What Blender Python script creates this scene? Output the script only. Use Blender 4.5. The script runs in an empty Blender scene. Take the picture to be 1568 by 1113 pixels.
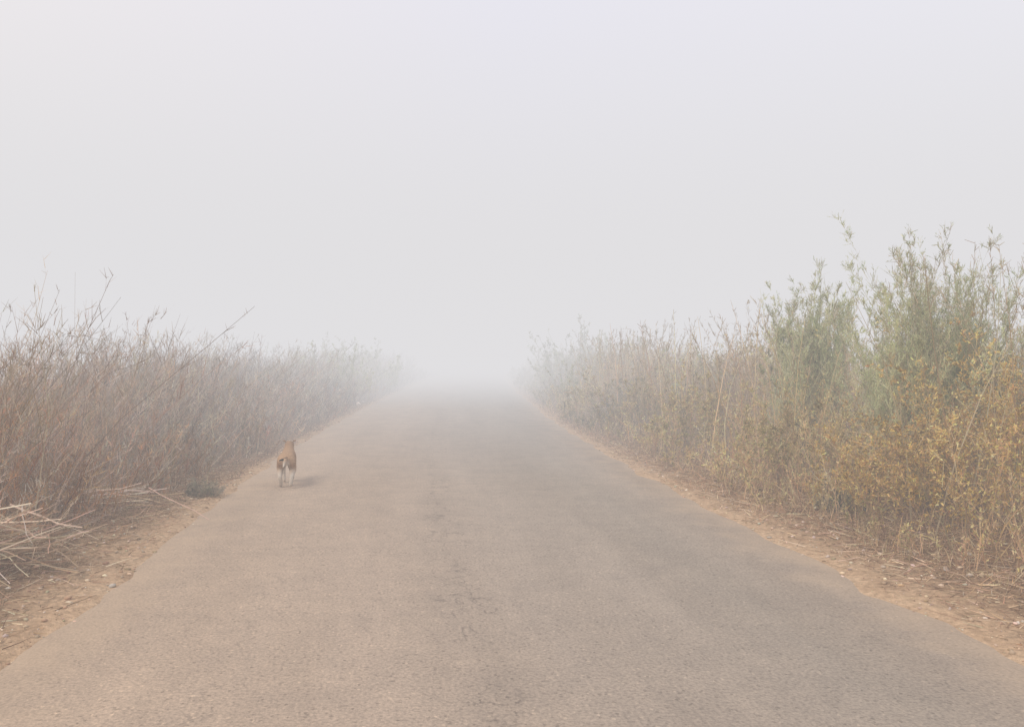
import bpy, math, bmesh, numpy as np
from mathutils import Vector
rng = np.random.default_rng(7)
scene = bpy.context.scene

# ------------------------------------------------------------ helpers
def link(o):
    scene.collection.objects.link(o); return o

def vnoise(x, y, seed=0):
    xi = np.floor(x).astype(np.int64); yi = np.floor(y).astype(np.int64)
    xf = x-xi; yf = y-yi
    xf = xf*xf*(3-2*xf); yf = yf*yf*(3-2*yf)
    def h(a, b):
        n = (a*374761393 + b*668265263 + seed*1442695041) & 0xffffffff
        n = ((n ^ (n >> 13))*1274126177) & 0xffffffff
        n = n ^ (n >> 16)
        return (n & 0xffff)/65535.0
    return (h(xi,yi)*(1-xf)+h(xi+1,yi)*xf)*(1-yf)+(h(xi,yi+1)*(1-xf)+h(xi+1,yi+1)*xf)*yf

def fbm(x, y, seed=0, oct=3):
    s = 0; a = .5; t = 0
    for i in range(oct):
        s = s + a*vnoise(x*2**i, y*2**i, seed+i*17); t += a; a *= .5
    return s/t

def sstep(a, b, x):
    t = np.clip((x-a)/(b-a), 0, 1); return t*t*(3-2*t)

# road centre line  (world x as function of world y)
_ky = np.array([-40,-20,-10,0,4.2,10.4,15.1,23.2,36,60,120,300,600])
_kx = np.array([9.5,5.0,2.7,.72,.02,-.83,-1.28,-1.82,-2.44,-3.2,-4.2,-4.0,0])
_gy = np.arange(-40,600,.25); _gx = np.interp(_gy,_ky,_kx)
_k = np.exp(-np.linspace(-2,2,25)**2); _k /= _k.sum()
_gs = np.convolve(np.pad(_gx,12,mode='edge'),_k,mode='valid')
def cx(y): return np.interp(y,_gy,_gs)
HW = 2.68

def ground_z(d, y):
    a = np.abs(d)
    e = (fbm(y*1.3, d*1.3+50, 3, 4)-.5)
    z = -0.035 + 0.05*sstep(HW-.26, HW+.12, a + e*.4)
    z = z + sstep(HW+.1,HW+1.0,a)*(.04+.05*(fbm(d*2.2,y*2.2,9,4)-.4))
    z = z + sstep(HW+.7,HW+3.5,a)*(.22+.2*(fbm(d*.6,y*.6,21,3)-.5))
    z = z + sstep(HW-.05,HW+.1,a)*.02*(fbm(d*14,y*14,5,2)-.5)
    return z

def build(me, co, q):
    k = q.shape[1]
    me.vertices.add(len(co)); me.vertices.foreach_set('co', co.astype(np.float32).reshape(-1))
    me.loops.add(q.size); me.loops.foreach_set('vertex_index', q.astype(np.int32).reshape(-1))
    me.polygons.add(len(q)); me.polygons.foreach_set('loop_start', np.arange(0,q.size,k,dtype=np.int32))
    me.update(calc_edges=True); me.validate()

def mesh_grid(name, X, Y, Z, U=None, V=None):
    r, c = X.shape
    me = bpy.data.meshes.new(name)
    co = np.stack([X,Y,Z],-1).reshape(-1,3)
    idx = np.arange(r*c).reshape(r,c)
    q = np.stack([idx[:-1,:-1],idx[:-1,1:],idx[1:,1:],idx[1:,:-1]],-1).reshape(-1,4)
    build(me, co, q)
    if U is not None:
        uv = me.uv_layers.new(name='UVMap')
        u = np.stack([U.reshape(-1)[q.reshape(-1)],V.reshape(-1)[q.reshape(-1)]],-1).astype(np.float32)
        uv.data.foreach_set('uv', u.reshape(-1))
    me.polygons.foreach_set('use_smooth', np.ones(len(q),bool))
    return link(bpy.data.objects.new(name, me))

def newmat(name):
    m = bpy.data.materials.new(name); m.use_nodes = True
    nt = m.node_tree; nt.nodes.clear()
    return m, nt, nt.nodes, nt.links

# ------------------------------------------------------------ materials
def N(nodes, t, **kw):
    n = nodes.new(t)
    for k,v in kw.items(): setattr(n,k,v)
    return n
def ramp(nodes, links, src, stops):
    r = nodes.new('ShaderNodeValToRGB'); cr = r.color_ramp
    while len(cr.elements) < len(stops): cr.elements.new(.5)
    for e,(p,c) in zip(cr.elements, stops):
        e.position = p; e.color = (*c,1) if len(c)==3 else c
    links.new(src, r.inputs[0]); return r.outputs[0]
def noise(nodes, links, vec, scale, detail=4, rough=.6):
    n = nodes.new('ShaderNodeTexNoise'); n.inputs['Scale'].default_value=scale
    n.inputs['Detail'].default_value=detail; n.inputs['Roughness'].default_value=rough
    links.new(vec, n.inputs['Vector']); return n.outputs['Fac']
def mix(nodes, links, f, a, b, mode='MIX'):
    m = nodes.new('ShaderNodeMix'); m.data_type='RGBA'; m.blend_type=mode
    for s,v in ((m.inputs[0],f),(m.inputs[6],a),(m.inputs[7],b)):
        if isinstance(v,(int,float)): s.default_value=v
        elif isinstance(v,tuple): s.default_value=(*v,1)
        else: links.new(v,s)
    return m.outputs[2]
def mth(nodes, links, op, a, b=0, c=0, clamp=False):
    m = nodes.new('ShaderNodeMath'); m.operation=op; m.use_clamp=clamp
    for i,v in enumerate((a,b,c)):
        if isinstance(v,(int,float)): m.inputs[i].default_value=v
        else: links.new(v,m.inputs[i])
    return m.outputs[0]

def road_material():
    m,nt,n,l = newmat('dusty_asphalt')
    uv = N(n,'ShaderNodeUVMap'); uv.uv_map='UVMap'
    V = uv.outputs[0]
    sep = N(n,'ShaderNodeSeparateXYZ'); l.new(V,sep.inputs[0]); u=sep.outputs[0]; v=sep.outputs[1]
    mp = N(n,'ShaderNodeMapping'); mp.inputs['Scale'].default_value=(1.0,.12,1); l.new(V,mp.inputs[0])
    big = noise(n,l,mp.outputs[0],1.1,5,.6)
    base = ramp(n,l,big,[(.3,(.298,.25,.203)),(.7,(.362,.306,.252))])
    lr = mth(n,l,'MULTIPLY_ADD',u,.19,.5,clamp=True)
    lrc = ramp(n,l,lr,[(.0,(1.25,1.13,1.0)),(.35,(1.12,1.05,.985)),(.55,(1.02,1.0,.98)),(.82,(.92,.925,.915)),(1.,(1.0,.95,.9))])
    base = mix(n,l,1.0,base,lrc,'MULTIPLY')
    med = noise(n,l,V,2.2,5,.65)
    base = mix(n,l,1.0,base,ramp(n,l,med,[(.3,(.91,.91,.92)),(.7,(1.07,1.06,1.05))]),'MULTIPLY')
    med2 = noise(n,l,V,9,4,.7)
    base = mix(n,l,1.0,base,ramp(n,l,med2,[(.3,(.92,.92,.92)),(.7,(1.07,1.06,1.05))]),'MULTIPLY')
    fine = noise(n,l,V,55,3,.7)
    base = mix(n,l,1.0,base,ramp(n,l,fine,[(.3,(.70,.70,.72)),(.5,(1,1,1)),(.72,(1.3,1.28,1.25))]),'MULTIPLY')
    vo = N(n,'ShaderNodeTexVoronoi'); vo.inputs['Scale'].default_value=70; l.new(V,vo.inputs['Vector'])
    spk = ramp(n,l,vo.outputs['Color'],[(.08,(.62,.62,.62)),(.2,(1,1,1)),(.86,(1,1,1)),(.95,(1.4,1.38,1.32))])
    base = mix(n,l,.8,base,spk,'MULTIPLY')
    au = mth(n,l,'ABSOLUTE',u)
    ed = mth(n,l,'ADD',au,mth(n,l,'MULTIPLY',mth(n,l,'SUBTRACT',med,.5),1.2))
    edf = ramp(n,l,mth(n,l,'DIVIDE',ed,3.0),[(.72,(0,0,0)),(.95,(1,1,1))])
    base = mix(n,l,mth(n,l,'MULTIPLY',edf,.6),base,(.46,.345,.235))
    # crack network, kept close to the crown of the road
    wn = N(n,'ShaderNodeTexNoise'); wn.inputs['Scale'].default_value=6; wn.inputs['Detail'].default_value=5; l.new(V,wn.inputs['Vector'])
    vm = N(n,'ShaderNodeVectorMath',operation='MULTIPLY_ADD'); l.new(wn.outputs['Color'],vm.inputs[0]); vm.inputs[1].default_value=(.4,.4,0); l.new(V,vm.inputs[2])
    def cracks(scale, th):
        c = N(n,'ShaderNodeTexVoronoi'); c.feature='DISTANCE_TO_EDGE'; c.inputs['Scale'].default_value=scale
        l.new(vm.outputs[0],c.inputs['Vector'])
        return ramp(n,l,c.outputs['Distance'],[(0,(1,1,1)),(th,(0,0,0))])
    c1 = cracks(4.4,.045)
    def band(cu,w,amp):
        wob = mth(n,l,'MULTIPLY',mth(n,l,'SUBTRACT',noise(n,l,mp.outputs[0],3.5,2),.5),.7)
        d = mth(n,l,'ABSOLUTE',mth(n,l,'ADD',mth(n,l,'SUBTRACT',u,cu),wob))
        return mth(n,l,'MULTIPLY',mth(n,l,'SUBTRACT',1.0,mth(n,l,'DIVIDE',d,w),clamp=True),amp,clamp=True)
    bm = mth(n,l,'MAXIMUM',mth(n,l,'MAXIMUM',band(-.2,.2,2.4),band(-1.5,.3,.7)),mth(n,l,'MAXIMUM',band(1.3,.3,.3),band(-.75,.2,.6)))
    pn = ramp(n,l,noise(n,l,V,1.3,3),[(.40,(.1,.1,.1)),(.52,(1,1,1))])
    brk = ramp(n,l,noise(n,l,V,11,3),[(.42,(0,0,0)),(.54,(1,1,1))])
    cf0 = mth(n,l,'MULTIPLY',mth(n,l,'MULTIPLY',mth(n,l,'MULTIPLY',c1,bm),pn),brk,clamp=True)
    m1 = mth(n,l,'MULTIPLY',mth(n,l,'SUBTRACT',noise(n,l,V,1.6,6,.68),.5),.75)
    dl = mth(n,l,'ABSOLUTE',mth(n,l,'ADD',mth(n,l,'ADD',u,.24),m1))
    lc = mth(n,l,'SUBTRACT',1.0,mth(n,l,'DIVIDE',dl,.009),clamp=True)
    lb = ramp(n,l,noise(n,l,V,4,3),[(.44,(0,0,0)),(.54,(1,1,1))])
    cf = mth(n,l,'MAXIMUM',cf0,mth(n,l,'MULTIPLY',mth(n,l,'MULTIPLY',lc,lb),.8))
    base = mix(n,l,mth(n,l,'MULTIPLY',cf,.55),base,(.12,.10,.085))
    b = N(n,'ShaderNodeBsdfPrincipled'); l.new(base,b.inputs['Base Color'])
    b.inputs['Roughness'].default_value=.85; b.inputs['Specular IOR Level'].default_value=.2
    bh = mth(n,l,'SUBTRACT',fine,mth(n,l,'MULTIPLY',cf,1.2))
    bp = N(n,'ShaderNodeBump'); bp.inputs['Strength'].default_value=.5; bp.inputs['Distance'].default_value=.006
    l.new(bh,bp.inputs['Height']); l.new(bp.outputs[0],b.inputs['Normal'])
    o = N(n,'ShaderNodeOutputMaterial'); l.new(b.outputs[0],o.inputs[0]); return m

def ground_material():
    m,nt,n,l = newmat('sandy_soil')
    uv = N(n,'ShaderNodeUVMap'); uv.uv_map='UVMap'; V=uv.outputs[0]
    sep = N(n,'ShaderNodeSeparateXYZ'); l.new(V,sep.inputs[0])
    a = mth(n,l,'ABSOLUTE',sep.outputs[0])
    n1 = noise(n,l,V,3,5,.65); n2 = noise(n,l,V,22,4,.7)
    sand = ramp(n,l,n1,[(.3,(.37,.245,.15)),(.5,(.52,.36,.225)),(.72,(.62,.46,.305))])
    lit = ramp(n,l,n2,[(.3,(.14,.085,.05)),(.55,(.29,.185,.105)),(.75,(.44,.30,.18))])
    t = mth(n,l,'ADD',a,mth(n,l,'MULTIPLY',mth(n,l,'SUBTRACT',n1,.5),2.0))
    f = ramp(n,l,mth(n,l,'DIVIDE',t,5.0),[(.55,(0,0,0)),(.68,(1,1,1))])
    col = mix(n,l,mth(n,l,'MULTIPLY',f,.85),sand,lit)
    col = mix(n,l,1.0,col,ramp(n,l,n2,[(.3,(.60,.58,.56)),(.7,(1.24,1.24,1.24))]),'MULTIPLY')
    b = N(n,'ShaderNodeBsdfPrincipled'); l.new(col,b.inputs['Base Color']); b.inputs['Roughness'].default_value=.95
    b.inputs['Specular IOR Level'].default_value=.1
    bp = N(n,'ShaderNodeBump'); bp.inputs['Strength'].default_value=.9; bp.inputs['Distance'].default_value=.03
    l.new(n2,bp.inputs['Height']); l.new(bp.outputs[0],b.inputs['Normal'])
    o = N(n,'ShaderNodeOutputMaterial'); l.new(b.outputs[0],o.inputs[0]); return m

def veg_material(name, transl=.3):
    m,nt,n,l = newmat(name)
    at = N(n,'ShaderNodeAttribute'); at.attribute_name='Col'; col=at.outputs['Color']
    d = N(n,'ShaderNodeBsdfDiffuse'); l.new(col,d.inputs[0])
    o = N(n,'ShaderNodeOutputMaterial')
    if transl>0:
        t=N(n,'ShaderNodeBsdfTranslucent'); s=N(n,'ShaderNodeMixShader')
        l.new(col,t.inputs[0]); s.inputs[0].default_value=transl
        l.new(d.outputs[0],s.inputs[1]); l.new(t.outputs[0],s.inputs[2]); l.new(s.outputs[0],o.inputs[0])
    else: l.new(d.outputs[0],o.inputs[0])
    return m

# ------------------------------------------------------------ ground + road
ys = np.concatenate([np.linspace(-40,1,60)[:-1], np.arange(1,16,.06), np.arange(16,40,.2), np.arange(40,100,2), np.linspace(100,590,50)])
dp = np.concatenate([np.arange(0,2.3,.4), np.arange(2.3,4.2,.045), np.arange(4.2,9,.2), np.arange(9,30,2), np.array([35,50,80,130,220,400])])
ds = np.concatenate([-dp[::-1][:-1], dp])
D,Y = np.meshgrid(ds,ys)
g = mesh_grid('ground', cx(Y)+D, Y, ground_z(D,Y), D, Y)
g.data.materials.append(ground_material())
yr = np.concatenate([np.linspace(-40,1,60)[:-1], np.arange(1,40,.25), np.arange(40,590,4)])
dr = np.linspace(-2.95,2.95,30)
D,Y = np.meshgrid(dr,yr)
r = mesh_grid('road', cx(Y)+D, Y, 0.0-.03*sstep(2.5,2.95,np.abs(D)), D, Y)
r.data.materials.append(road_material())

# ------------------------------------------------------------ vegetation tools
def unit(v): return v/np.maximum(np.linalg.norm(v,axis=-1,keepdims=True),1e-9)
class Ribbons:
    def __init__(s): s.v=[]; s.q=[]; s.c=[]; s.n=0
    def add(s, P, D, L, W, bend, col, S=3, wig=.0, tip=.25):
        n=len(P)
        if n==0: return None
        t=np.linspace(0,1,S+1)[None,:,None]
        L_=L[:,None,None]
        C=P[:,None,:]+D[:,None,:]*L_*t+bend[:,None,:]*L_*t*t
        if wig: 
            j=rng.normal(0,1,(n,S+1,3))*wig*L_; j[:,0]=0; C=C+j
        side=unit(np.cross(D,rng.normal(0,1,(n,3))))[:,None,:]
        w=(W[:,None,None]*(1-(1-tip)*t))*.5
        V=np.stack([C-side*w,C+side*w],2).reshape(n,-1,3)
        b=np.arange(S)*2
        q=np.stack([b,b+1,b+3,b+2],-1)[None]+ (np.arange(n)*(S+1)*2)[:,None,None]+s.n
        s.v.append(V.reshape(-1,3)); s.q.append(q.reshape(-1,4)); 
        s.c.append(np.repeat(col,(S+1)*2,axis=0)); s.n+=n*(S+1)*2
        return C
    def obj(s,name,mat):
        me=bpy.data.meshes.new(name)
        co=np.concatenate(s.v); q=np.concatenate(s.q); c=np.concatenate(s.c)
        build(me,co,q)
        a=me.color_attributes.new('Col','FLOAT_COLOR','POINT')
        a.data.foreach_set('color',np.concatenate([np.clip(c,0,.85),np.ones((len(c),1))],1).astype(np.float32).reshape(-1))
        me.materials.append(mat)
        return link(bpy.data.objects.new(name,me))
def along(C,idx,t):
    S=C.shape[1]-1; f=t*S; i=np.minimum(f.astype(int),S-1); r=(f-i)[:,None]
    return C[idx,i]*(1-r)+C[idx,i+1]*r, unit(C[idx,i+1]-C[idx,i])
def pal(n, cols, jit=.15):
    cols=np.array(cols); c=cols[rng.integers(0,len(cols),n)]
    return c*np.exp(rng.normal(0,jit,(n,1)))*np.exp(rng.normal(0,.05,(n,3)))

def twig_shrubs(R, X, Yp, H, cols, lean=.25, w0=.007, nb=8, nb2=3, blen=.3, colj=.18, bup=.35, leafcol=None, nleaf=0, lsz=.02, lw=.5, wscale=None, leanx=0., patch=None):
    n=len(X)
    z=ground_z(X-cx(Yp),Yp)-.02
    P=np.stack([X,Yp,z],-1)
    D=unit(np.stack([rng.normal(leanx,lean,n),rng.normal(0,lean,n),np.ones(n)],-1))
    col=pal(n,cols,colj)
    if patch is not None:
        if patch.ndim==1: patch=patch[:,None]
        col=col*patch
    ws=np.ones(n) if wscale is None else wscale
    L=H
    C=R.add(P,D,L,w0*ws*(.6+.8*rng.random(n)),rng.normal(0,.12,(n,3))*[1,1,.3]+[leanx*.6,0,0],col,4,.012)
    m=n*nb; idx=np.repeat(np.arange(n),nb); t=.15+.85*rng.random(m)**.8
    p,d=along(C,idx,t)
    d2=unit(d*.7+rng.normal(0,.45,(m,3))+np.array([0,0,bup]))
    L2=L[idx]*blen*(1.15-t)*(.4+rng.random(m))
    C2=R.add(p,d2,L2,w0*.65*ws[idx]*(.6+.7*rng.random(m)),rng.normal(0,.15,(m,3)),col[idx]*(.85+.4*rng.random((m,1))),2,.02)
    k=m*nb2; 
    if k:
        i2=np.repeat(np.arange(m),nb2); t2=.2+.8*rng.random(k)
        p,d=along(C2,i2,t2)
        d3=unit(d*.6+rng.normal(0,.5,(k,3))+np.array([0,0,bup]))
        C3=R.add(p,d3,L2[i2]*.5*(.4+rng.random(k))+.02,w0*.58*ws[idx][i2],np.zeros((k,3)),col[idx][i2]*(.9+.7*rng.random((k,1))),1)
        if nleaf:
            q=int(k*nleaf); i3=rng.integers(0,k,q); p,d=along(C3,i3,rng.random(q))
            s_=ws[idx][i2][i3]
            lc=pal(q,leafcol,.25)
            if patch is not None: lc=lc*patch[idx][i2][i3]
            R.add(p,unit(d*(.5/lw)+rng.normal(0,1,(q,3))),lsz*s_*(.5+rng.random(q)),lsz*s_*lw*(.6+.8*rng.random(q)),np.zeros((q,3)),lc,1,0,.5)
    return C

def grass(R, X, Yp, H, cols, w=.005, lean=.15, bend=.25, seed=0., wscale=None, seedcol=((.42,.33,.22),(.5,.42,.3)), patch=None, S=3):
    n=len(X); z=ground_z(X-cx(Yp),Yp)-.01
    D=unit(np.stack([rng.normal(0,lean,n),rng.normal(0,lean,n),np.ones(n)],-1))
    ws=np.ones(n) if wscale is None else wscale
    b=rng.normal(0,bend,(n,3)); b[:,2]=-np.abs(b[:,2])*.5
    c=pal(n,cols,.2)
    if patch is not None: c=c*patch[:,None]
    C=R.add(np.stack([X,Yp,z],-1),D,H,w*ws*(.6+.8*rng.random(n)),b,c,S)
    if seed>0:
        i=np.nonzero(rng.random(n)<seed)[0]
        if len(i):
            k=14; ii=np.repeat(i,k); t=.78+.22*rng.random(len(ii))
            p,d=along(C,ii,t)
            R.add(p,unit(d+rng.normal(0,.45,(len(ii),3))),.05+.05*rng.random(len(ii)),.006*ws[ii],rng.normal(0,.2,(len(ii),3)),pal(len(ii),seedcol,.2),1,0,.6)

def scatter(side, d0, d1, y0, y1, dens, fall=20.):
    n=int((d1-d0)*(y1-y0)*dens)
    d=d0+(d1-d0)*rng.random(n); y=y0+(y1-y0)*rng.random(n)
    keep=rng.random(n)<np.clip(np.exp(-(y-8)/fall),.05,1)
    d=d[keep]; y=y[keep]
    return cx(y)+side*(HW+d), y, d
def wsc(y): return np.clip(1+(y-8)/13.,1,5)

# ------------------------------------------------------------ LEFT thicket
edgeL=lambda y: np.interp(y,[0,6,7.5,9,11,13,16,30,60],[.75,.78,.62,.42,.3,.2,.25,.25,.25])
edgeR=lambda y: np.interp(y,[0,5,7,9,13,20,30,60],[.9,.78,.62,.52,.4,.28,.25,.25])
RED=[(.35,.215,.135),(.40,.26,.165),(.28,.19,.125),(.47,.36,.25),(.24,.19,.145),(.35,.285,.215)]
GREY=[(.46,.38,.30),(.56,.47,.37),(.36,.30,.235)]
def tintL(x,y,p):
    w=(1-sstep(7.5,10.5,y))*.9*sstep(.3,.7,fbm(x*.5,y*.5,91,2)+.15)
    return p[:,None]*(np.array([[1,1,1.]])*(1-w[:,None])+np.array([[1.12,.9,.68]])*w[:,None])
R=Ribbons()
x,y,d=scatter(-1,0,4.8,4,60,48)
e=d-edgeL(y)+.6*(fbm(y*1.1,d*0+3,31,2)-.5); k=e>0; x,y,d,e=x[k],y[k],d[k],e[k]
H=np.minimum(1.42,.36+.62*e)*(.42+1.15*fbm(x*1.0,y*1.0,4,3))*(.7+.45*rng.random(len(x)))
twig_shrubs(R,x,y,H,RED,.36,.009,8,3,.34,wscale=wsc(y),leanx=.12,patch=tintL(x,y,.22+1.5*fbm(x*.9+9,y*.9,41,3)))
x,y,d=scatter(-1,0,4.8,4,50,12)
e=d-edgeL(y); k=e>.1; x,y,d,e=x[k],y[k],d[k],e[k]
H=np.minimum(1.75,.55+.8*e)*(.5+.65*rng.random(len(x)))
twig_shrubs(R,x,y,H,GREY,.48,.010,7,2,.35,wscale=wsc(y),leanx=.22)
x,y,d=scatter(-1,0,2.4,3,40,300)
e=d-edgeL(y)+.7*(fbm(y*2,d,8,2)-.4); k=e>-.18; x,y,d,e=x[k],y[k],d[k],e[k]
grass(R,x,y,.08+.42*rng.random(len(x))*np.clip(.3+e,.2,1),[(.36,.245,.165),(.26,.175,.115),(.50,.38,.26)],.006,.65,.4,wscale=wsc(y),S=2)
R.obj('dry_brush_thicket',veg_material('dry_twigs'))
R=Ribbons()
n=60; y=6.3+2.6*rng.random(n); x=-.637*y-.2+rng.normal(0,.33,n)
twig_shrubs(R,x,y,1.4+1.0*rng.random(n),[(.33,.23,.17),(.25,.18,.13),(.42,.33,.25)],.28,.010,9,3,.3,leanx=.22)
n=70; y=7.5+9*rng.random(n); x=cx(y)-HW-1.0-1.8*rng.random(n)
twig_shrubs(R,x,y,1.3+.75*rng.random(n),[(.34,.25,.19),(.38,.30,.24)],.28,.009,8,2,.25,leanx=.14)
R.obj('bare_stem_shrub',veg_material('bare_stems'))

# ------------------------------------------------------------ RIGHT verge
BUSH=[(4.1,6.9,1.05),(5.3,7.8,1.15),(4.5,8.8,.8),(4.2,11.0,.7),(5.8,10.2,.9),(3.4,9.5,.65),(2.95,12.3,.75),(2.6,15.2,.85),(3.6,8.1,.5),(2.3,19,1.0)]
def clear(x,y,f=.85):
    k=np.ones(len(x),bool)
    for bx,by,br in BUSH: k&=((x-bx)**2+(y-by)**2)>(br*f)**2
    return k
STRAW=[(.66,.48,.28),(.57,.40,.215),(.70,.55,.35),(.48,.33,.185),(.53,.40,.235)]
TAN=[(.48,.32,.185),(.54,.39,.235),(.40,.27,.16),(.58,.45,.295)]
OLV=[(.58,.44,.20),(.64,.51,.28),(.48,.37,.17),(.47,.42,.21),(.40,.37,.19)]
R=Ribbons()
x,y,d=scatter(1,0,4.8,4,60,42)
e=d-edgeR(y)+.6*(fbm(y*1.1,d*0+3,77,2)-.5); k=(e>0)&clear(x,y); x,y,d,e=x[k],y[k],d[k],e[k]
H=np.minimum(1.5,.28+.62*e)*(.45+1.12*fbm(x*1.0,y*1.0,14,3))*(.72+.45*rng.random(len(x)))
twig_shrubs(R,x,y,H,TAN,.32,.008,8,3,.32,leafcol=OLV,nleaf=1.2,lsz=.022,wscale=wsc(y),patch=.25+1.45*fbm(x*.9+9,y*.9,51,3))
x,y,d=scatter(1,0,4.8,4,60,130)
e=d-edgeR(y)+.6*(fbm(y*1.1,d*0+3,77,2)-.5); k=(e>-.05)&clear(x,y); x,y,d,e=x[k],y[k],d[k],e[k]
H=np.minimum(1.35,.15+.6*np.maximum(e,0))*(.45+.65*rng.random(len(x)))+.05
grass(R,x,y,H,STRAW,.007,.3,.25,wscale=wsc(y),patch=.38+1.2*fbm(x*1.1+9,y*1.1,61,3))
x,y,d=scatter(1,0,2.6,3,40,320)
e=d-edgeR(y)+.7*(fbm(y*2,d,18,2)-.4); k=e>-.22; x,y,d,e=x[k],y[k],d[k],e[k]
grass(R,x,y,.05+.3*rng.random(len(x))*np.clip(.4+e,.2,1),[(.54,.36,.22),(.40,.265,.16),(.62,.46,.3)],.006,.65,.4,wscale=wsc(y),S=2)
R.obj('dry_grass_verge',veg_material('dry_grass',.35))
R=Ribbons()
n=290; y=9+15*rng.random(n); x=cx(y)+HW+1.0+2.0*rng.random(n)
grass(R,x,y,1.4+.95*rng.random(n),STRAW,.010,.09,.14,.8,wscale=wsc(y))
n=64; y=6.6+2.4*rng.random(n); x=.6*y+rng.normal(0,.35,n)+.1
grass(R,x,y,2.0+.75*rng.random(n),[(.42,.32,.2),(.5,.42,.3)],.010,.12,.16,.9)
R.obj('seed_stalk_grass',veg_material('seed_stalks',.3))

def bush(name, X0,Y0,rad,H,nst,cols,leafcol,nb,nb2,nleaf,lsz,w0,lean,blen,bup,mat,lw=.5,hv=.55,fall=.45):
    R=Ribbons()
    a=rng.random(nst)*6.283; rr=rad*np.sqrt(rng.random(nst))
    x=X0+rr*np.cos(a); y=Y0+rr*np.sin(a)
    hh=H*(1-fall*(rr/rad)**2)*(1.05-hv+hv*rng.random(nst))
    twig_shrubs(R,x,y,hh,cols,lean,w0,nb,nb2,blen,.15,bup,leafcol,nleaf,lsz,lw,patch=.35+1.3*fbm(x*2.2+5,y*2.2,71,3))
    return R.obj(name,mat)
leafm=veg_material('bush_leaves',.4)
YL=[(.72,.50,.17),(.76,.57,.22),(.58,.42,.16),(.50,.41,.18),(.70,.49,.23),(.54,.34,.16)]
YS=[(.43,.31,.18),(.50,.37,.23)]
bush('yellow_bush',4.1,6.9,1.1,1.6,155,YS,YL,11,4,4,.023,.0075,.3,.32,.15,leafm)
bush('yellow_bush',5.3,7.8,1.2,1.9,140,YS,YL,11,4,3,.025,.0075,.3,.32,.15,leafm)
OL=[(.54,.46,.22),(.6,.48,.25),(.46,.41,.21),(.52,.40,.21),(.42,.39,.21)]
bush('olive_bush',3.4,9.5,.75,1.35,80,YS,OL,10,4,3,.026,.008,.25,.3,.3,leafm)
bush('olive_bush',3.6,8.1,.6,.9,60,YS,YL,10,4,3,.024,.008,.3,.3,.3,leafm)
bush('olive_bush',2.95,12.3,.85,1.4,70,YS,OL,10,4,3,.030,.011,.25,.3,.3,leafm)
bush('olive_bush',2.6,15.2,.95,1.3,70,YS,OL,10,4,2,.036,.014,.25,.3,.3,leafm)
bush('olive_bush',2.3,19,1.1,1.35,60,YS,OL,10,4,2,.042,.018,.25,.3,.3,leafm)
GR=[(.47,.53,.30),(.53,.57,.35),(.55,.53,.32),(.42,.47,.26),(.58,.55,.36)]
GRS=[(.45,.44,.27),(.51,.46,.30)]
bush('tamarisk_bush',4.6,8.8,.66,2.72,160,GRS,GR,24,9,1.6,.03,.007,.12,.2,.6,leafm,.2,.3,.45)
bush('tamarisk_bush',4.1,11.0,.42,2.6,95,GRS,GR,24,9,1.6,.035,.008,.09,.2,.6,leafm,.2,.3,.35)
bush('tamarisk_bush',5.8,10.2,.9,2.0,90,GRS,GR,20,8,1.5,.035,.008,.14,.2,.5,leafm,.2,.35,.4)
bush('green_shrub',3.0,24,1.5,2.2,60,GRS,GR,12,4,1,.05,.02,.2,.25,.5,leafm)
bush('green_shrub',3.0,32,2.2,2.8,70,GRS,GR,12,4,1,.08,.03,.2,.25,.5,leafm)
bush('green_shrub',4.2,17,1.1,2.0,60,GRS,GR,12,4,1,.04,.014,.2,.25,.5,leafm)
bush('green_shrub',-6.2,27,1.6,2.1,60,GRS,GR,12,4,1,.05,.02,.2,.25,.5,leafm)
bush('green_shrub',-7.2,36,2.4,2.6,70,GRS,GR,12,4,1,.08,.03,.2,.25,.5,leafm)
bush('grey_tuft_shrub',-3.5,9.1,.17,.27,110,[(.32,.27,.20),(.38,.33,.25)],[(.34,.3,.22)],7,3,1,.015,.005,.6,.35,.2,leafm)
bush('grey_tuft_shrub',3.3,7.9,.25,.38,80,[(.24,.23,.18),(.29,.27,.21)],[(.27,.27,.19)],7,3,1,.018,.005,.6,.35,.2,leafm)

# ------------------------------------------------------------ fallen stalks
def pile(name, X0, Y0, n, lmin, lmax, spread, zmax, ang, angj, cols, w=.012):
    R=Ribbons()
    x=X0+rng.normal(0,spread,n); y=Y0+rng.normal(0,spread*.7,n)
    z=ground_z(x-cx(y),y)+.02+zmax*rng.random(n)
    a=ang+rng.normal(0,angj,n); tilt=rng.normal(.1,.3,n)
    D=unit(np.stack([np.cos(a),np.sin(a),tilt],-1))
    L=lmin+(lmax-lmin)*rng.random(n)
    P=np.stack([x,y,z],-1)-D*L[:,None]*.5
    P[:,2]=np.maximum(P[:,2],ground_z(P[:,0]-cx(P[:,1]),P[:,1])+.01)
    E=P+D*L[:,None]; low=ground_z(E[:,0]-cx(E[:,1]),E[:,1])+.03
    D[:,2]+=np.maximum(low-E[:,2],0)/L
    bend=rng.normal(0,.06,(n,3)); bend[:,2]=np.abs(bend[:,2])*.3
    c=pal(n,cols,.15)
    W=w*(.6+.8*rng.random(n))
    R.add(P,D,L,W,bend,c,4,.012,.5)
    return R.obj(name,veg_material(name+'_mat',.1))
PALE=[(.66,.52,.37),(.76,.64,.49),(.56,.42,.29),(.45,.32,.21)]
pile('dead_stalk_pile',-3.8,5.8,125,.4,1.1,.24,.34,-.05,.6,PALE,.014)
pile('dead_stalk_pile',-4.0,8.1,34,.3,1.0,.25,.18,.15,.35,PALE,.012)
R=Ribbons()
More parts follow.
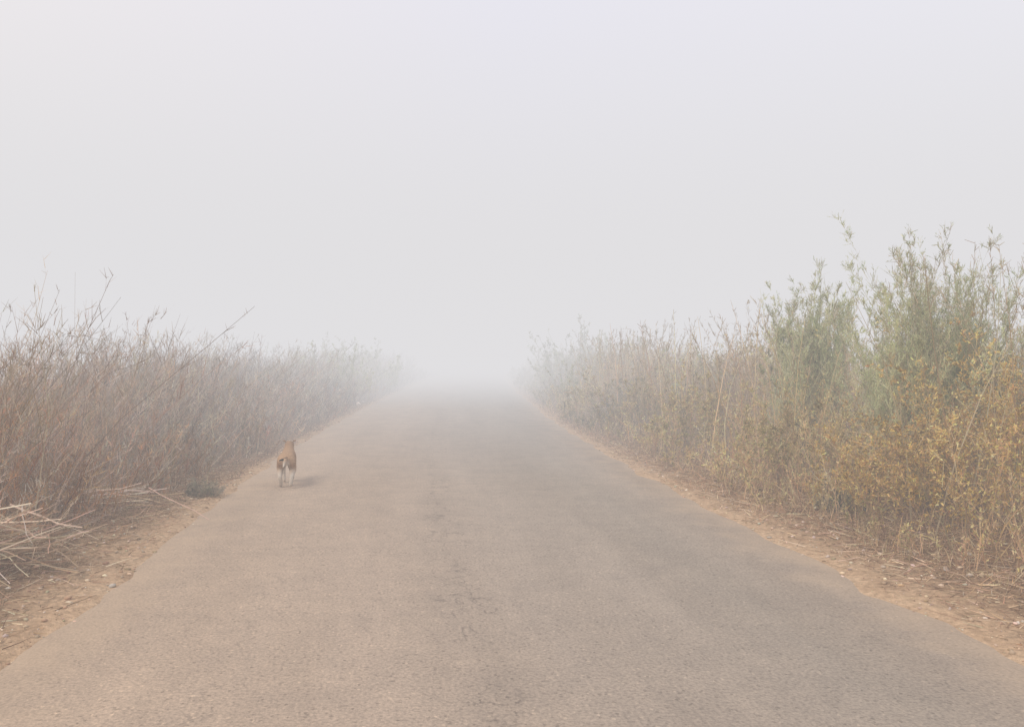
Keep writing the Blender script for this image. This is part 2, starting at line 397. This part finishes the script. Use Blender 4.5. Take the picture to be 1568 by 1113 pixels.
for side,ef in ((-1,edgeL),(1,edgeR)):
    x,y,d=scatter(side,.0,2.4,3,26,950,12)
    k=rng.random(len(d))<np.clip((d+.02)/ef(y),.05,1)**1.1; x,y,d=x[k],y[k],d[k]
    n=len(x); a=rng.random(n)*6.283
    D=unit(np.stack([np.cos(a),np.sin(a),.08+.15*rng.random(n)],-1))
    R.add(np.stack([x,y,ground_z(x-cx(y),y)+.004],-1),D,.03+.2*rng.random(n)**2,.004+.005*rng.random(n),rng.normal(0,.12,(n,3))*[1,1,.1],
          pal(n,[(.42,.27,.16),(.58,.42,.27),(.30,.19,.12),(.66,.52,.37),(.25,.16,.10)],.2),2)
R.obj('straw_litter',veg_material('straw_litter_mat',.1))

# ------------------------------------------------------------ pebbles
bm=bmesh.new(); bmesh.ops.create_icosphere(bm,subdivisions=1,radius=1)
bv=np.array([v.co[:] for v in bm.verts]); bf=np.array([[v.index for v in f.verts] for f in bm.faces]); bm.free()
def stones(name, x,y,s,cols):
    n=len(x); z=ground_z(x-cx(y),y)
    sc=s[:,None]*(.6+.7*rng.random((n,3)))*[1,1,.6]
    V=bv[None]*(1+.22*rng.normal(0,1,(n,len(bv),1)))*sc[:,None,:]+np.stack([x,y,z+s*.2],-1)[:,None,:]
    q=bf[None]+(np.arange(n)*len(bv))[:,None,None]
    me=bpy.data.meshes.new(name); build(me,V.reshape(-1,3),q.reshape(-1,3))
    a=me.color_attributes.new('Col','FLOAT_COLOR','POINT')
    c=np.repeat(pal(n,cols,.2),len(bv),axis=0)
    a.data.foreach_set('color',np.concatenate([np.clip(c,0,.85),np.ones((len(c),1))],1).astype(np.float32).reshape(-1))
    me.materials.append(veg_material(name+'_mat',0.))
    return link(bpy.data.objects.new(name,me))
xs=[];yy=[]
for side,ef in ((-1,edgeL),(1,edgeR)):
    x,y,d=scatter(side,-.1,1.5,2.5,30,150,14); xs.append(x); yy.append(y)
x=np.concatenate(xs); y=np.concatenate(yy)
stones('pebbles',x,y,.005+.018*rng.random(len(x))**4,[(.45,.33,.22),(.55,.43,.31),(.36,.24,.15),(.58,.5,.4)])
rx=[(1145,768),(1172,770),(1205,778),(1342,838),(1450,880),(1486,892),(975,698),(960,688),(1395,855),(10,912),(1268,855),(556,618),(548,621),(915,652)]
X=[];Y_=[];S_=[]
for px,py in rx:
    dist=1230*1.6/(py-545); X.append((px-784)/1230*dist); Y_.append(dist); S_.append(.026 if dist<15 else .11)
stones('white_stones',np.array(X),np.array(Y_),np.array(S_)*(.7+.5*rng.random(len(X))),[(.70,.62,.52),(.62,.52,.42)])

# ------------------------------------------------------------ dog (trotting away from the camera)
dog=bpy.data.objects.new('dog',None); link(dog)
def skin(name, verts, edges, radii, root, mat, sub=2):
    me=bpy.data.meshes.new(name)
    bm=bmesh.new(); ly=bm.verts.layers.skin.verify()
    vs=[bm.verts.new(p) for p in verts]
    for a,b in edges: bm.edges.new((vs[a],vs[b]))
    for i,(vv,rd) in enumerate(zip(vs,radii)):
        vv[ly].radius = rd if isinstance(rd,tuple) else (rd,rd); vv[ly].use_root=(i==root)
    bm.to_mesh(me); bm.free()
    o=link(bpy.data.objects.new(name,me))
    o.modifiers.new('skin','SKIN').use_smooth_shade=True
    s=o.modifiers.new('sub','SUBSURF'); s.levels=sub; s.render_levels=sub
    me.materials.append(mat); o.parent=dog; return o
def fur():
    m,nt,n,l=newmat('dog_fur')
    tc=N(n,'ShaderNodeTexCoord'); V=tc.outputs['Object']
    sep=N(n,'ShaderNodeSeparateXYZ'); l.new(V,sep.inputs[0]); z=sep.outputs[2]; yv=sep.outputs[1]; xv=sep.outputs[0]
    ns=noise(n,l,V,9,3); nf=noise(n,l,V,60,3)
    gin=ramp(n,l,nf,[(.3,(.30,.18,.10)),(.7,(.46,.30,.18))])
    zz=mth(n,l,'ADD',z,mth(n,l,'MULTIPLY',mth(n,l,'SUBTRACT',ns,.5),.12))
    leg=ramp(n,l,zz,[(.17,(1,1,1)),(.27,(0,0,0))])
    ax=mth(n,l,'ABSOLUTE',xv)
    cen=mth(n,l,'MULTIPLY',ramp(n,l,ax,[(.025,(1,1,1)),(.055,(0,0,0))]),ramp(n,l,zz,[(.33,(1,1,1)),(.38,(0,0,0))]))
    rear=mth(n,l,'MULTIPLY',cen,mth(n,l,'LESS_THAN',yv,-.2))
    w=mth(n,l,'MAXIMUM',leg,rear)
    col=mix(n,l,w,gin,(.54,.47,.39))
    dark=ramp(n,l,z,[(.43,(0,0,0)),(.52,(1,1,1))])
    col=mix(n,l,mth(n,l,'MULTIPLY',dark,.45),col,(.17,.105,.07))
    b=N(n,'ShaderNodeBsdfPrincipled'); l.new(col,b.inputs['Base Color']); b.inputs['Roughness'].default_value=.9
    b.inputs['Specular IOR Level'].default_value=.1
    bp=N(n,'ShaderNodeBump'); bp.inputs['Strength'].default_value=.6; bp.inputs['Distance'].default_value=.01
    l.new(nf,bp.inputs['Height']); l.new(bp.outputs[0],b.inputs['Normal'])
    o=N(n,'ShaderNodeOutputMaterial'); l.new(b.outputs[0],o.inputs[0]); return m
fm=fur()
v=[(0,-.25,.365),(0,-.12,.375),(0,.05,.36),(0,.2,.37),(0,.29,.43),(0,.35,.47),(0,.41,.50),(0,.48,.48),(0,.55,.46),
   (-.065,-.25,.32),(-.085,-.17,.235),(-.08,-.30,.145),(-.07,-.27,.03),(-.07,-.24,.018),
   (.065,-.25,.32),(.085,-.21,.225),(.075,-.38,.16),(.065,-.40,.055),(.065,-.375,.025),
   (-.065,.2,.30),(-.07,.16,.225),(-.06,.14,.12),(-.05,.11,.03),(-.05,.14,.018),
   (.065,.2,.30),(.07,.2,.22),(.06,.29,.14),(.05,.30,.04),(.05,.33,.02),
   (0,-.32,.385),(-.01,-.38,.36),(-.02,-.43,.32),(-.025,-.47,.29)]
e=[(0,1),(1,2),(2,3),(3,4),(4,5),(5,6),(6,7),(7,8),(0,9),(9,10),(10,11),(11,12),(12,13),(0,14),(14,15),(15,16),(16,17),(17,18),
   (3,19),(19,20),(20,21),(21,22),(22,23),(3,24),(24,25),(25,26),(26,27),(27,28),(0,29),(29,30),(30,31),(31,32)]
rd=[(.105,.095),(.098,.09),(.10,.10),(.10,.115),(.075,.08),(.065,.065),(.074,.066),(.04,.036),(.026,.024),
    .074,.052,.029,.025,.027, .074,.052,.029,.025,.027, .05,.036,.025,.021,.025, .05,.036,.025,.021,.025, .026,.02,.015,.008]
skin('body',v,e,rd,0,fm)
for sgn,nm in ((-1,'ear_left'),(1,'ear_right')):
    ev=[(sgn*.045,.40,.53),(sgn*.072,.40,.552),(sgn*.092,.405,.545)]
    skin(nm,ev,[(0,1),(1,2)],[(.028,.014),(.024,.011),(.012,.007)],0,fm)
dy=745-545; dist=1230*1.6/dy
dog.location=((433-784)/1230*dist, dist+.2, 0.0); dog.rotation_euler=(0,0,math.radians(12)); dog.scale=(.92,)*3

# ------------------------------------------------------------ fog: thin air here, thicker banks ahead
FL=(.752,.742,.757)
def fogbox(name, y0, y1, top, sig):
    bpy.ops.mesh.primitive_cube_add(size=1,location=(0,(y0+y1)/2,top/2-1)); f=bpy.context.object; f.name=name
    f.scale=(1200,y1-y0,top+2)
    m,nt,n,l=newmat(name+'_volume')
    ab=N(n,'ShaderNodeVolumeAbsorption'); ab.inputs['Color'].default_value=(0,0,0,1); ab.inputs['Density'].default_value=sig
    em=N(n,'ShaderNodeEmission'); em.inputs['Color'].default_value=(*FL,1); em.inputs['Strength'].default_value=sig  # even glow added to the fog, standing in for scattered daylight
    ad=N(n,'ShaderNodeAddShader'); l.new(ab.outputs[0],ad.inputs[0]); l.new(em.outputs[0],ad.inputs[1])
    o=N(n,'ShaderNodeOutputMaterial'); l.new(ad.outputs[0],o.inputs['Volume'])
    f.data.materials.append(m)
fogbox('fog',-300,10.0,12,.018)
fogbox('fog_bank',10.005,24.0,12,.042)
fogbox('fog_bank',24.005,640,12,.070)

# ------------------------------------------------------------ light + sky
elev=math.radians(48); az=math.radians(-130)
sdir=Vector((math.sin(az)*math.cos(elev),math.cos(az)*math.cos(elev),math.sin(elev)))
sd=bpy.data.lights.new('sun','SUN'); sd.energy=2.2; sd.angle=math.radians(25); sd.color=(1,.925,.82)
so=link(bpy.data.objects.new('sun',sd)); so.rotation_euler=sdir.to_track_quat('Z','Y').to_euler(); so.location=(-20,-20,30)
w=bpy.data.worlds.new('World'); scene.world=w; w.use_nodes=True
wt=w.node_tree; n=wt.nodes; l=wt.links; bg=n['Background']; sk=n.new('ShaderNodeTexSky'); sk.sky_type='NISHITA'; sk.sun_disc=False
sk.sun_elevation=elev; sk.sun_rotation=az; sk.dust_density=4; sk.air_density=1
tc=N(n,'ShaderNodeTexCoord'); sp=N(n,'ShaderNodeSeparateXYZ'); l.new(tc.outputs['Generated'],sp.inputs[0])
cloud=ramp(n,l,mth(n,l,'MULTIPLY_ADD',sp.outputs[0],.5,.5),[(.2,(1.0,.92,.90)),(.5,(.91,.885,1.0)),(.85,(.94,.92,.98))])
sc_=N(n,'ShaderNodeVectorMath',operation='SCALE'); l.new(cloud,sc_.inputs[0]); sc_.inputs['Scale'].default_value=7.3
l.new(mix(n,l,.84,sk.outputs[0],sc_.outputs[0]),bg.inputs[0]); bg.inputs[1].default_value=.15

# ------------------------------------------------------------ camera
cd=bpy.data.cameras.new('camera'); cam=link(bpy.data.objects.new('camera',cd))
cd.sensor_width=36; cd.lens=36*1230/1568; cd.clip_end=3000
cam.location=(0,0,1.6); cam.rotation_euler=(math.radians(90-.54),0,0)
scene.camera=cam
scene.view_settings.view_transform='Standard'; scene.view_settings.look='None'; scene.view_settings.exposure=0
